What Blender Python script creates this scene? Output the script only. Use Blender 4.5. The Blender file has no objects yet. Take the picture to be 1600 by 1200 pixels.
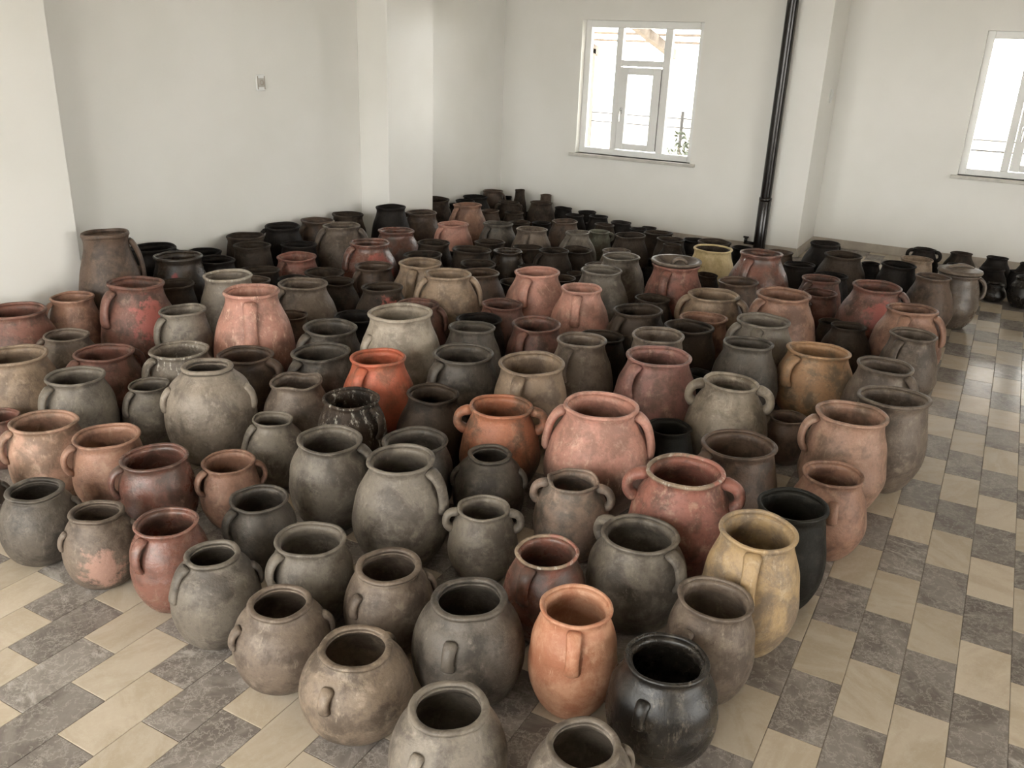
import bpy, math, random
import numpy as np
from mathutils import Matrix, Vector
S = bpy.context.scene
C = S.collection
PI = math.pi

# ------------------------------------------------------------------ camera
CAM_H = 1.77
Rv = Vector((0.8714058, 0.48920441, 0.03648252))
Uv = Vector((-0.20656437, 0.29845789, 0.93180151))
Fv = Vector((-0.44495291, 0.81951323, -0.36113013))
cd = bpy.data.cameras.new('camera'); cam = bpy.data.objects.new('camera', cd); C.objects.link(cam)
cd.sensor_fit = 'HORIZONTAL'; cd.sensor_width = 36.0; cd.lens = 36.0 * 1362.32 / 1600.0; cd.clip_start = .05
cam.matrix_world = Matrix(((Rv.x, Uv.x, -Fv.x, 0), (Rv.y, Uv.y, -Fv.y, 0), (Rv.z, Uv.z, -Fv.z, CAM_H), (0, 0, 0, 1)))
S.camera = cam

# ------------------------------------------------------------------ world (even overcast sky) and exposure
SKY = 6.6
w = bpy.data.worlds.new('overcast_sky'); S.world = w; w.use_nodes = True
bg = w.node_tree.nodes['Background']; bg.inputs[0].default_value = (1.0, .978, .945, 1); bg.inputs[1].default_value = SKY
S.view_settings.view_transform = 'Standard'; S.view_settings.look = 'None'
S.view_settings.gamma = 1.0; S.view_settings.exposure = 1.50; S.view_settings.use_curve_mapping = False

# room: x to the right along the window wall, y away from the viewer, z up
XL, XR, YB, Y1, Y2, XS, ZC = -4.83, 6.4, -2.0, 8.45, 9.2, -1.585, 3.1
WINDOWS = [  # name, origin on inner wall face, rotation about z, width, sill z, top z
    ('window_1', (-3.95, Y1), 0, 1.235, .765, 2.04),
    ('window_2', (-.40, Y2), 0, 1.235, .81, 2.05),
    ('window_3', (XR, 4.2), -PI/2, 5.0, .30, 2.85),
    ('window_4', (0.2, YB), PI, 4.8, .10, 2.8),
]
for n, (ox, oy), rz, ww, z0, z1 in WINDOWS:      # portals: guide sky light through the openings
    ld = bpy.data.lights.new('portal', 'AREA'); ld.shape = 'RECTANGLE'; ld.size = ww; ld.size_y = z1 - z0
    ld.cycles.is_portal = True
    pn = {'window_3': 'window_right_portal_offscreen', 'window_4': 'window_behind_portal_offscreen'}.get(n, n + '_portal'); ld.name = pn
    lo = bpy.data.objects.new(pn, ld); C.objects.link(lo)
    c = Matrix.Rotation(rz, 4, 'Z') @ Vector((ww/2, .16, 0))
    inward = Matrix.Rotation(rz, 4, 'Z') @ Vector((0, -1, 0))
    lo.location = (ox + c.x, oy + c.y, (z0+z1)/2)
    lo.rotation_euler = inward.to_track_quat('-Z', 'Z').to_euler()

# ------------------------------------------------------------------ materials
MATS = {}
def nodes(name):
    m = bpy.data.materials.new(name); m.use_nodes = True; MATS[name] = m
    nt = m.node_tree; return m, nt, nt.nodes['Principled BSDF'], nt.nodes, nt.links
def noise(N, L, vec, scale, detail=4, rough=.55, dist=0.0):
    n = N.new('ShaderNodeTexNoise'); n.inputs['Scale'].default_value = scale; n.inputs['Detail'].default_value = detail
    n.inputs['Roughness'].default_value = rough; n.inputs['Distortion'].default_value = dist
    if vec is not None: L.new(vec, n.inputs['Vector'])
    return n.outputs['Fac']
def ramp(N, L, fac, a, b, va=0.0, vb=1.0):
    r = N.new('ShaderNodeMapRange'); r.interpolation_type = 'SMOOTHSTEP'
    for k, v in zip(('From Min', 'From Max', 'To Min', 'To Max'), (a, b, va, vb)): r.inputs[k].default_value = v
    L.new(fac, r.inputs['Value']); return r.outputs['Result']
def math_(N, L, op, a, b=None):
    n = N.new('ShaderNodeMath'); n.operation = op
    for i, v in enumerate((a, b)):
        if v is None: continue
        if isinstance(v, (int, float)): n.inputs[i].default_value = v
        else: L.new(v, n.inputs[i])
    return n.outputs[0]
def mix(N, L, fac, a, b, mode='MIX'):
    n = N.new('ShaderNodeMix'); n.data_type = 'RGBA'; n.blend_type = mode
    for s, v in ((n.inputs['Factor'], fac), (n.inputs['A'], a), (n.inputs['B'], b)):
        if isinstance(v, (int, float)): s.default_value = v
        elif isinstance(v, tuple): s.default_value = (*v[:3], 1)
        else: L.new(v, s)
    return n.outputs['Result']
def bump(N, L, h, dist, strength, target):
    b = N.new('ShaderNodeBump'); b.inputs['Distance'].default_value = dist; b.inputs['Strength'].default_value = strength
    L.new(h, b.inputs['Height']); L.new(b.outputs['Normal'], target)
def lin(r, g, b):
    f = lambda c: (c/255/12.92) if c/255 <= .04045 else ((c/255+.055)/1.055)**2.4
    return (f(r), f(g), f(b))
def plain(name, col, rough=.5, metal=0.0, nscale=0, namt=.08, spec=.5, bmp=0.0):
    m, nt, P, N, L = nodes(name)
    P.inputs['Base Color'].default_value = (*col, 1); P.inputs['Roughness'].default_value = rough
    P.inputs['Metallic'].default_value = metal; P.inputs['Specular IOR Level'].default_value = spec
    if nscale:
        tc = N.new('ShaderNodeTexCoord'); n = noise(N, L, tc.outputs['Object'], nscale)
        L.new(mix(N, L, ramp(N, L, n, .3, .7), tuple(c*(1-namt) for c in col), tuple(min(1, c*(1+namt)) for c in col)), P.inputs['Base Color'])
        if bmp: bump(N, L, n, bmp, .5, P.inputs['Normal'])
    return m

# clay: colour classes (base, mottle, scuff) in sRGB of the bare material
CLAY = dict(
 soot=((58,48,42),(34,28,25),(92,78,66)), dark=((96,79,65),(56,46,38),(136,116,96)), brown=((122,98,82),(82,66,55),(150,126,106)),
 redtan=((164,122,102),(120,88,74),(186,158,136)), pink=((182,130,117),(144,106,95),(204,174,157)), redbrown=((140,92,80),(92,68,59),(172,140,122)),
 tan=((164,142,120),(124,106,90),(190,172,152)), greydark=((108,101,93),(72,66,60),(150,142,132)), greybrown=((128,114,102),(92,80,71),(168,156,142)),
 grey=((136,129,119),(98,91,84),(176,168,158)), green=((112,116,100),(86,78,68),(132,148,128)), cream=((222,206,158),(196,176,128),(232,222,186)),
 red=((152,96,84),(104,72,62),(190,160,140)), ash=((160,150,138),(122,112,102),(200,192,182)), ashlight=((188,178,164),(150,140,128),(210,202,190)),
 orange=((198,98,70),(146,88,66),(206,126,96)), orangetan=((186,116,86),(120,90,72),(204,154,126)), rose=((150,104,98),(112,84,76),(184,148,136)),
 greytan=((154,144,130),(118,108,96),(196,188,174)), ochre=((174,134,98),(124,106,86),(190,162,130)), pinktan=((172,134,116),(126,102,86),(196,170,150)),
 greenblack=((60,57,48),(40,37,31),(116,112,100)), ochretan=((172,146,106),(128,112,94),(194,178,152)), greypink=((150,128,116),(108,100,92),(190,170,156)),
 ashbrown=((146,130,114),(98,86,75),(196,182,164)), orange2=((202,150,120),(178,114,84),(218,182,154)), black=((68,61,53),(38,33,28),(150,140,128)))
SAT = .85
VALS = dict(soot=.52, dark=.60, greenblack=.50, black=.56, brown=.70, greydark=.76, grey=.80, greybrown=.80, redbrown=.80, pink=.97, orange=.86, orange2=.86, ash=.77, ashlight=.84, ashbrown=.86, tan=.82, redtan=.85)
def clay(name, base, mot, scuff, glaze=0, patch=None, splash=0, soot_base=0, val=.9):
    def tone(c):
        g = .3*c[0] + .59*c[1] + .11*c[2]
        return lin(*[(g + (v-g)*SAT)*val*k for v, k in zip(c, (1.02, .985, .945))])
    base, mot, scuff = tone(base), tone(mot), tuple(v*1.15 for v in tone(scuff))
    m, nt, P, N, L = nodes(name)
    tc = N.new('ShaderNodeTexCoord'); at = N.new('ShaderNodeAttribute'); at.attribute_type = 'OBJECT'; at.attribute_name = 'seed'
    va = N.new('ShaderNodeVectorMath'); va.operation = 'ADD'; L.new(tc.outputs['Object'], va.inputs[0])
    vs = N.new('ShaderNodeCombineXYZ')
    for i, k in enumerate((13.7, 7.3, 3.1)): L.new(math_(N, L, 'MULTIPLY', at.outputs['Fac'], k), vs.inputs[i])
    L.new(vs.outputs[0], va.inputs[1]); vec = va.outputs[0]
    st = N.new('ShaderNodeMapping'); st.inputs['Scale'].default_value = (1, 1, .28); L.new(vec, st.inputs['Vector'])
    big = noise(N, L, vec, 9, 8, .68, .25); fine = noise(N, L, vec, 70, 6, .7); streak = noise(N, L, st.outputs[0], 48, 8, .75)
    mid = noise(N, L, vec, 19, 7, .7, .2)
    col = mix(N, L, ramp(N, L, big, .43, .62), base, mot)
    col = mix(N, L, ramp(N, L, fine, .45, .75, 0, .5), col, mot)
    col = mix(N, L, ramp(N, L, mid, .52, .70, 0, .42), col, scuff)
    if patch:
        pc, px, py, pz, rad = patch
        d = N.new('ShaderNodeVectorMath'); d.operation = 'DISTANCE'; d.inputs[1].default_value = (px, py, pz)
        L.new(tc.outputs['Object'], d.inputs[0])
        dd = math_(N, L, 'ADD', d.outputs['Value'], math_(N, L, 'MULTIPLY', math_(N, L, 'SUBTRACT', noise(N, L, vec, 24, 7, .7), .5), rad*2.6))
        col = mix(N, L, ramp(N, L, dd, rad*.55, rad*1.0, .85, 0), col, lin(*pc))
    if soot_base:   # fire-blackened foot left by the hearth, ragged upper edge
        sx = N.new('ShaderNodeSeparateXYZ'); L.new(tc.outputs['Object'], sx.inputs[0])
        z = math_(N, L, 'ADD', sx.outputs[2], math_(N, L, 'MULTIPLY', math_(N, L, 'SUBTRACT', noise(N, L, vec, 9, 4), .5), .22))
        col = mix(N, L, ramp(N, L, z, soot_base-.05, soot_base+.06, .85, 0), col, lin(70, 60, 52))
    lo = .565 - .035*splash
    col = mix(N, L, math_(N, L, 'MULTIPLY', ramp(N, L, streak, lo, lo+.16), .6 + .2*splash), col, lin(206, 200, 188) if splash >= 1 else tuple(v*1.3 for v in scuff) if splash else scuff)
    hs = N.new('ShaderNodeHueSaturation'); L.new(col, hs.inputs['Color'])
    fr = math_(N, L, 'FRACT', math_(N, L, 'MULTIPLY', at.outputs['Fac'], 5.37))
    L.new(ramp(N, L, fr, 0, 1, .88, 1.12), hs.inputs['Value'])
    L.new(hs.outputs[0], P.inputs['Base Color'])
    r0 = .22 if glaze else .5 if val < .65 else .38
    L.new(ramp(N, L, big, .3, .7, r0, r0+.16), P.inputs['Roughness'])
    P.inputs['Specular IOR Level'].default_value = .5 if glaze else .18 if val < .65 else .34
    bump(N, L, math_(N, L, 'ADD', math_(N, L, 'MULTIPLY', big, 1.6), math_(N, L, 'MULTIPLY', fine, .4)), .006 if glaze else .008, .55, P.inputs['Normal'])
    return m
def clay_mat(col, glaze=0, **k):
    key = f'clay_{col}' + ('_glazed' if glaze else '')
    if k: return clay(f'{key}_{len(MATS)}', *CLAY[col], glaze=glaze, val=VALS.get(col, .9), **k)
    return MATS.get(key) or clay(key, *CLAY[col], glaze=glaze, val=VALS.get(col, .9))

def wall_paint():
    m, nt, P, N, L = nodes('white_satin_paint')
    g = N.new('ShaderNodeNewGeometry')
    n = noise(N, L, g.outputs['Position'], 1.2, 3); f = noise(N, L, g.outputs['Position'], 55, 3)
    L.new(mix(N, L, ramp(N, L, n, .35, .65), lin(226, 224, 218), lin(231, 229, 224)), P.inputs['Base Color'])
    P.inputs['Roughness'].default_value = .34; P.inputs['Specular IOR Level'].default_value = .45
    bump(N, L, f, .0015, .25, P.inputs['Normal'])
    return m
def marble(name, base, dark, vein, veiny):
    m, nt, P, N, L = nodes(name)
    g = N.new('ShaderNodeNewGeometry'); oi = N.new('ShaderNodeObjectInfo')
    rnd = math_(N, L, 'FRACT', math_(N, L, 'ADD', g.outputs['Random Per Island'], oi.outputs['Random']))
    off = N.new('ShaderNodeCombineXYZ')
    for i, k in enumerate((37.0, 91.0, 53.0)): L.new(math_(N, L, 'MULTIPLY', rnd, k), off.inputs[i])
    rot = N.new('ShaderNodeVectorRotate'); rot.rotation_type = 'Z_AXIS'; L.new(g.outputs['Position'], rot.inputs['Vector'])
    L.new(math_(N, L, 'MULTIPLY', rnd, 43.0), rot.inputs['Angle'])
    va = N.new('ShaderNodeVectorMath'); va.operation = 'ADD'; L.new(rot.outputs[0], va.inputs[0]); L.new(off.outputs[0], va.inputs[1])
    mp = N.new('ShaderNodeMapping'); mp.inputs['Scale'].default_value = (1, .38, 1); L.new(va.outputs[0], mp.inputs['Vector'])
    big = noise(N, L, mp.outputs[0], 8, 8, .68, .5)
    v1 = math_(N, L, 'ABSOLUTE', math_(N, L, 'SUBTRACT', noise(N, L, va.outputs[0], 6.5, 7, .62, .35), .5))
    fine = noise(N, L, va.outputs[0], 60, 4)
    col = mix(N, L, ramp(N, L, big, .40, .62), base, dark)
    col = mix(N, L, ramp(N, L, v1, .0, .010, .42*veiny, 0), col, vein)
    v2 = math_(N, L, 'ABSOLUTE', math_(N, L, 'SUBTRACT', noise(N, L, va.outputs[0], 17, 8, .68, .2), .5))
    col = mix(N, L, ramp(N, L, v2, .0, .024, .55*veiny, 0), col, vein)
    st = noise(N, L, mp.outputs[0], 16, 8, .75, .5)
    sel = ramp(N, L, math_(N, L, 'FRACT', math_(N, L, 'MULTIPLY', rnd, 7.0)), .55, .75, .15, .8)
    col = mix(N, L, math_(N, L, 'MULTIPLY', math_(N, L, 'MULTIPLY', ramp(N, L, st, .52, .66), sel), veiny), col, vein)
    col = mix(N, L, ramp(N, L, fine, .3, .7, 0, .12), col, dark)
    hs = N.new('ShaderNodeHueSaturation'); L.new(col, hs.inputs['Color'])
    L.new(ramp(N, L, math_(N, L, 'FRACT', math_(N, L, 'MULTIPLY', rnd, 3.0)), 0, 1, .9, 1.08), hs.inputs['Value'])
    L.new(hs.outputs[0], P.inputs['Base Color'])
    L.new(ramp(N, L, fine, .3, .7, .13, .22), P.inputs['Roughness']); P.inputs['Specular IOR Level'].default_value = .28
    bump(N, L, noise(N, L, va.outputs[0], 9, 3), .001, .2, P.inputs['Normal'])
    return m
M_WALL = wall_paint()
M_LIGHT = marble('beige_marble', lin(181, 168, 151), lin(169, 155, 136), lin(191, 181, 167), .4)
M_DARK = marble('grey_marble', lin(134, 126, 119), lin(106, 98, 92), lin(172, 165, 157), 1.0)
M_GROUT = plain('grout', lin(116, 104, 90), .8, 0, 30)
M_CEIL = plain('ceiling_paint', lin(228, 226, 220), .7, 0, 2, .02)
M_SKIRT = plain('skirting_marble', lin(168, 158, 146), .35, 0, 9, .12)
M_SILL = plain('sill_marble', lin(190, 186, 178), .3, 0, 14, .12)
M_PVC = plain('white_plastic', lin(232, 232, 230), .3, 0, 6, .02)
M_METAL = plain('handle_metal', lin(200, 200, 200), .25, .9, 20, .05)
M_RUBBER = plain('black_gasket', lin(30, 30, 30), .6, 0, 20, .1)
M_PIPE = plain('black_enamel', lin(26, 20, 17), .22, 0, 16, .15, bmp=.001)
M_IRON = plain('dark_iron', lin(38, 36, 34), .6, 0, 20, .1)
M_WOOD = plain('weathered_wood', lin(112, 101, 90), .8, 0, 12, .2)
M_GROUND = plain('pale_gravel', lin(168, 161, 150), .9, 0, 3, .1)
M_LEAF = plain('dusty_leaf', lin(52, 58, 42), .7, 0, 20, .2)
def glass():
    m, nt, P, N, L = nodes('window_glass'); N.remove(P)
    t = N.new('ShaderNodeBsdfTransparent'); t.inputs[0].default_value = (.96, .97, .965, 1)
    gl = N.new('ShaderNodeBsdfGlossy'); gl.inputs['Roughness'].default_value = .02
    lw = N.new('ShaderNodeLayerWeight'); fac = math_(N, L, 'ADD', .03, math_(N, L, 'MULTIPLY', math_(N, L, 'POWER', lw.outputs['Facing'], 5.0), .6))
    mx = N.new('ShaderNodeMixShader'); L.new(fac, mx.inputs[0]); L.new(t.outputs[0], mx.inputs[1]); L.new(gl.outputs[0], mx.inputs[2])
    tc = N.new('ShaderNodeTexCoord'); bump(N, L, noise(N, L, tc.outputs['Object'], 3, 2), .0005, .1, gl.inputs['Normal'])
    L.new(mx.outputs[0], nt.nodes['Material Output'].inputs[0]); return m
M_GLASS = glass()

# ------------------------------------------------------------------ mesh helpers
class MB:
    def __init__(s): s.v = []; s.f = []
    def add(s, vs, fs):
        o = len(s.v); s.v += [tuple(p) for p in vs]; s.f += [tuple(i+o for i in f) for f in fs]; return s
    def box(s, a, b):
        (x0, y0, z0), (x1, y1, z1) = a, b
        return s.add([(x0,y0,z0),(x1,y0,z0),(x1,y1,z0),(x0,y1,z0),(x0,y0,z1),(x1,y0,z1),(x1,y1,z1),(x0,y1,z1)],
                     [(3,2,1,0),(4,5,6,7),(0,1,5,4),(1,2,6,5),(2,3,7,6),(3,0,4,7)])
    def tube(s, pts, r, seg=12, flat=1.0, side=None, caps=True):
        pts = [Vector(p) for p in pts]; n = len(pts); vs = []
        for i, p in enumerate(pts):
            t = (pts[min(i+1, n-1)] - pts[max(i-1, 0)]).normalized()
            a = Vector(side) if side is not None else (Vector((0, 0, 1)) if abs(t.z) < .9 else Vector((1, 0, 0)))
            a = (a - t*a.dot(t)).normalized(); b = t.cross(a)
            rr = r[i] if isinstance(r, (list, tuple)) else r
            for k in range(seg):
                an = 2*PI*k/seg; vs.append(p + a*(rr*flat*math.cos(an)) + b*(rr*math.sin(an)))
        fs = [(i*seg+k, i*seg+(k+1) % seg, (i+1)*seg+(k+1) % seg, (i+1)*seg+k) for i in range(n-1) for k in range(seg)]
        if caps: fs += [tuple(range(seg-1, -1, -1)), tuple((n-1)*seg+k for k in range(seg))]
        return s.add(vs, fs)
    def lathe(s, prof, seg=32, warp=None, closed=False):
        n = len(prof); vs = []
        for r, z in prof:
            for k in range(seg):
                th = 2*PI*k/seg; rr, zz = (r, z) if warp is None else warp(r, z, th)
                vs.append((rr*math.cos(th), rr*math.sin(th), zz))
        m = n if closed else n-1
        fs = [(i*seg+k, i*seg+(k+1) % seg, ((i+1) % n)*seg+(k+1) % seg, ((i+1) % n)*seg+k) for i in range(m) for k in range(seg)]
        return s.add(vs, fs)
    def build(s, name, mat, parent=None, smooth=False):
        me = bpy.data.meshes.new(name); me.from_pydata(s.v, [], s.f); me.update()
        if smooth: me.polygons.foreach_set('use_smooth', [True]*len(me.polygons))
        me.materials.append(mat); return link(name, me, parent)
def link(name, me, parent=None):
    o = bpy.data.objects.new(name, me); C.objects.link(o)
    if parent is not None: o.parent = parent
    return o
def empty(name, loc=(0, 0, 0), rz=0):
    o = bpy.data.objects.new(name, None); C.objects.link(o); o.location = loc; o.rotation_euler = (0, 0, rz); o.empty_display_size = .1; return o
def tag(o, label=None, cat=None, group=None, kind=None):
    for k, v in (('label', label), ('category', cat), ('group', group), ('kind', kind)):
        if v: o[k] = v
    return o
def bev(o, wd=.003, seg=2):
    b = o.modifiers.new('bevel', 'BEVEL'); b.width = wd; b.segments = seg; b.limit_method = 'ANGLE'; return o

# ------------------------------------------------------------------ room shell
def wall_x(name, x0, x1, y0, y1, holes, label):      # wall running along x with window holes (x0,x1,z0,z1)
    mb = MB(); xs = sorted({x0, x1, *[h[0] for h in holes], *[h[1] for h in holes]})
    for a, b in zip(xs, xs[1:]):
        zs = [(0, ZC)]
        for h in holes:
            if h[0] <= a + 1e-6 and h[1] >= b - 1e-6: zs = [(0, h[2]), (h[3], ZC)]
        for z0, z1 in zs: mb.box((a, y0, z0), (b, y1, z1))
    return tag(mb.build(name, M_WALL), label, 'wall', kind='structure')
def wall_y(name, x0, x1, y0, y1, holes, label):
    mb = MB(); ys = sorted({y0, y1, *[h[0] for h in holes], *[h[1] for h in holes]})
    for a, b in zip(ys, ys[1:]):
        zs = [(0, ZC)]
        for h in holes:
            if h[0] <= a + 1e-6 and h[1] >= b - 1e-6: zs = [(0, h[2]), (h[3], ZC)]
        for z0, z1 in zs: mb.box((x0, a, z0), (x1, b, z1))
    return tag(mb.build(name, M_WALL), label, 'wall', kind='structure')
T = .22
wall_x('wall_back', XL-T, XS, Y1, Y1+T, [(-3.95, -3.95+1.235, .765, 2.04)], 'white window wall behind the far rows of pots')
wall_y('wall_return', XS-T, XS, Y1+T, Y2, [], 'short white return wall beside the black pipe')
wall_x('wall_far', XS-T, XR+T, Y2, Y2+T, [(-.40, -.40+1.235, .81, 2.05)], 'white recessed wall with the second window')
wall_y('wall_left', XL-T, XL, YB, Y1, [], 'plain white left wall with a socket')
wall_y('wall_right', XR, XR+T, YB, Y2, [(-.8, 4.2, .30, 2.85)], 'white right wall with a wide window')
wall_x('wall_front', XL-T, XR+T, YB-T, YB, [(-4.6, .2, .10, 2.8)], 'white wall behind the viewer with wide windows')
tag(MB().box((XL-T, YB-T, ZC), (XR+T, Y2+T, ZC+.15)).build('ceiling', M_CEIL), 'plain white ceiling', 'ceiling', kind='structure')
for i, (ya, yb, lab) in enumerate(((2.45, 3.105, 'broad white pillar in front of the tall brown jar'), (6.03, 6.688, 'white pillar projecting from the left wall near the corner'))):
    tag(bev(MB().box((XL, ya, 0), (-4.53, yb, ZC)).build(f'wall_pillar_{i+1}', M_WALL), .006), lab, 'pillar', kind='structure')
for nm, a, b, lab in (('baseboard_far', (XS, Y2-.014, 0), (XR, Y2, .085), 'grey marble skirting along the recessed far wall'),
                      ('baseboard_back', (XL, Y1-.014, 0), (XS, Y1, .085), 'grey marble skirting under the window wall'),
                      ('baseboard_left', (XL, 3.105, 0), (XL+.014, 6.03, .085), 'grey marble skirting along the left wall'),
                      ('baseboard_return', (XS, Y1, 0), (XS+.014, Y2-.014, .085), 'grey marble skirting on the short return wall')):
    tag(bev(MB().box(a, b).build(nm, M_SKIRT), .003), lab, 'skirting', kind='structure')

# ------------------------------------------------------------------ windows
def make_window(name, org, rz, W, z0, z1, label):
    root = empty(name, (org[0], org[1], z0), rz); tag(root, label, 'window', kind='structure')
    Hh = z1 - z0; d0, d1 = .09, .15                       # frame depth inside the opening (local y points outdoors)
    X = lambda u: u*W
    Z = lambda v: (1-v)*Hh                                # v measured from the top
    fr = MB()
    def bar(u0, u1, v0, v1, a=d0, b=d1): fr.box((X(u0), a, Z(v1)), (X(u1), b, Z(v0)))
    bar(0, .05, 0, 1); bar(.95, 1, 0, 1); bar(.05, .95, 0, .052); bar(.05, .95, .955, 1)
    bar(.273, .325, .052, .955); bar(.675, .735, .052, .955); bar(.325, .675, .28, .325)
    bev(fr.build('frame', M_PVC, root), .004)
    sash = MB(); s0, s1 = d0-.02, d1-.015
    for u0, u1, v0, v1 in ((.33, .395, .332, .948), (.605, .67, .332, .948), (.395, .605, .332, .385), (.395, .605, .90, .948)):
        sash.box((X(u0), s0, Z(v1)), (X(u1), s1, Z(v0)))
    so = bev(sash.build('sash', M_PVC, root), .004)
    hd = MB(); hx, hz = X(.362), Z(.655)
    hd.box((hx-.013, s0-.012, hz-.03), (hx+.013, s0, hz+.03)); hd.tube([(hx, s0-.01, hz+.012), (hx, s0-.045, hz+.012), (hx, s0-.05, hz-.01), (hx, s0-.05, hz-.10)], .009, 8)
    bev(hd.build('handle', M_METAL, so), .002)
    gk = MB(); gk.box((X(.672), d0-.004, Z(.94)), (X(.676), d0, Z(.34))); gk.build('gasket', M_RUBBER, so)
    for u0, u1, v0, v1 in ((.05, .273, .052, .955), (.735, .95, .052, .955), (.325, .675, .052, .28), (.395, .605, .385, .90)):
        MB().box((X(u0), .118, Z(v1)), (X(u1), .124, Z(v0))).build('pane', M_GLASS, root)
    bev(MB().box((-.055, -.045, -.03), (W+.055, d0, 0.0)).build('sill', M_SILL, root), .004)
    return root
for (n, org, rz, W, z0, z1), lab in zip(WINDOWS, ('white framed three-part window above the far rows of pots', 'white framed window in the recessed far wall',
        'wide white framed window in the right wall',
        'tall wide glazed opening behind the viewer')):
    make_window(n, org, rz, W, z0, z1, lab)

# ------------------------------------------------------------------ outdoors seen through the glass, plus one added unseen roof
tag(MB().box((-45, -45, -.42), (45, 60, -.40)).build('ground', M_GROUND), 'pale gravel ground outside the windows', 'ground', kind='structure')
pr = empty('porch_roof', (-3.5, Y1+T, 0)); tag(pr, 'weathered wooden porch roof sloping down outside the window', 'roof')
def slope(y): return 2.62 - y*.225
for k in range(9):
    y = .12 + k*.38
    MB().box((-2.2, y, slope(y)-.03), (1.62, y+.28, slope(y)+.0)).build('plank', M_WOOD, pr)
for k in range(4):
    x = -2.0 + k*1.15; MB().add([(x, 0, slope(0)-.15), (x+.09, 0, slope(0)-.15), (x+.09, 3.5, slope(3.5)-.15), (x, 3.5, slope(3.5)-.15),
        (x, 0, slope(0)-.03), (x+.09, 0, slope(0)-.03), (x+.09, 3.5, slope(3.5)-.03), (x, 3.5, slope(3.5)-.03)],
        [(3,2,1,0),(4,5,6,7),(0,1,5,4),(1,2,6,5),(2,3,7,6),(3,0,4,7)]).build('rafter', M_WOOD, pr)
for x in (-2.0, 1.45): MB().box((x, 3.3, -.4), (x+.09, 3.39, slope(3.3)-.1)).build('post', M_WOOD, pr)
vr = empty('added_shade_roof', (-1.5, Y2+T, 0)); tag(vr, 'unseen plank roof added to dim the window reflection on the floor', 'roof')  # added roof, out of view: blocks sky glare from the floor reflection
for k in range(14): MB().box((0, .02+k*.33, 2.35), (6.5, .02+k*.33+.30, 2.39)).build('plank', M_WOOD, vr)
for k in range(5): MB().box((.1+k*1.5, .02, 2.39), (.2+k*1.5, 4.62, 2.5)).build('rafter', M_WOOD, vr)
for x in (.1, 6.1): MB().box((x, 4.45, -.4), (x+.12, 4.57, 2.35)).build('post', M_WOOD, vr)
fe = empty('wire_fence', (-5.5, 14, -.4)); tag(fe, 'thin wire fence on posts outside the window', 'fence')
for k in range(7): MB().tube([(-4+k*1.6, 0, 0), (-4+k*1.6, 0, 1.3)], .03, 8).build('post', M_IRON, fe)
for z in (1.06, 1.20): MB().tube([(-4.1, .03, z), (0, .03, z-.015), (5.7, .03, z)], .011, 6).build('wire', M_IRON, fe)
rnd = random.Random(4)
sh = empty('shrub', (-4.0, 12.6, -.4)); tag(sh, 'small dusty shrub beyond the window glass', 'shrub')
lf = MB()
for k in range(420):
    a, e, r = rnd.uniform(0, 2*PI), rnd.uniform(.1, 1), rnd.uniform(.1, .42)
    c = Vector((r*math.cos(a), r*math.sin(a), .25+.85*e)); d = Vector((rnd.uniform(-1, 1), rnd.uniform(-1, 1), rnd.uniform(-1, 1))).normalized()*.05
    n = d.cross(Vector((rnd.uniform(-1, 1), rnd.uniform(-1, 1), .3))).normalized()*.02
    lf.add([c-d, c+n, c+d, c-n], [(0, 1, 2, 3)])
tag(lf.build('foliage', M_LEAF, sh), kind='stuff')
st = MB()
for k in range(5): st.tube([(0, 0, 0), (.1*math.cos(k*1.3), .1*math.sin(k*1.3), .4), (.25*math.cos(k*1.3), .25*math.sin(k*1.3), .9)], [.018, .013, .006], 6)
st.build('stem', M_WOOD, sh)

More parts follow.
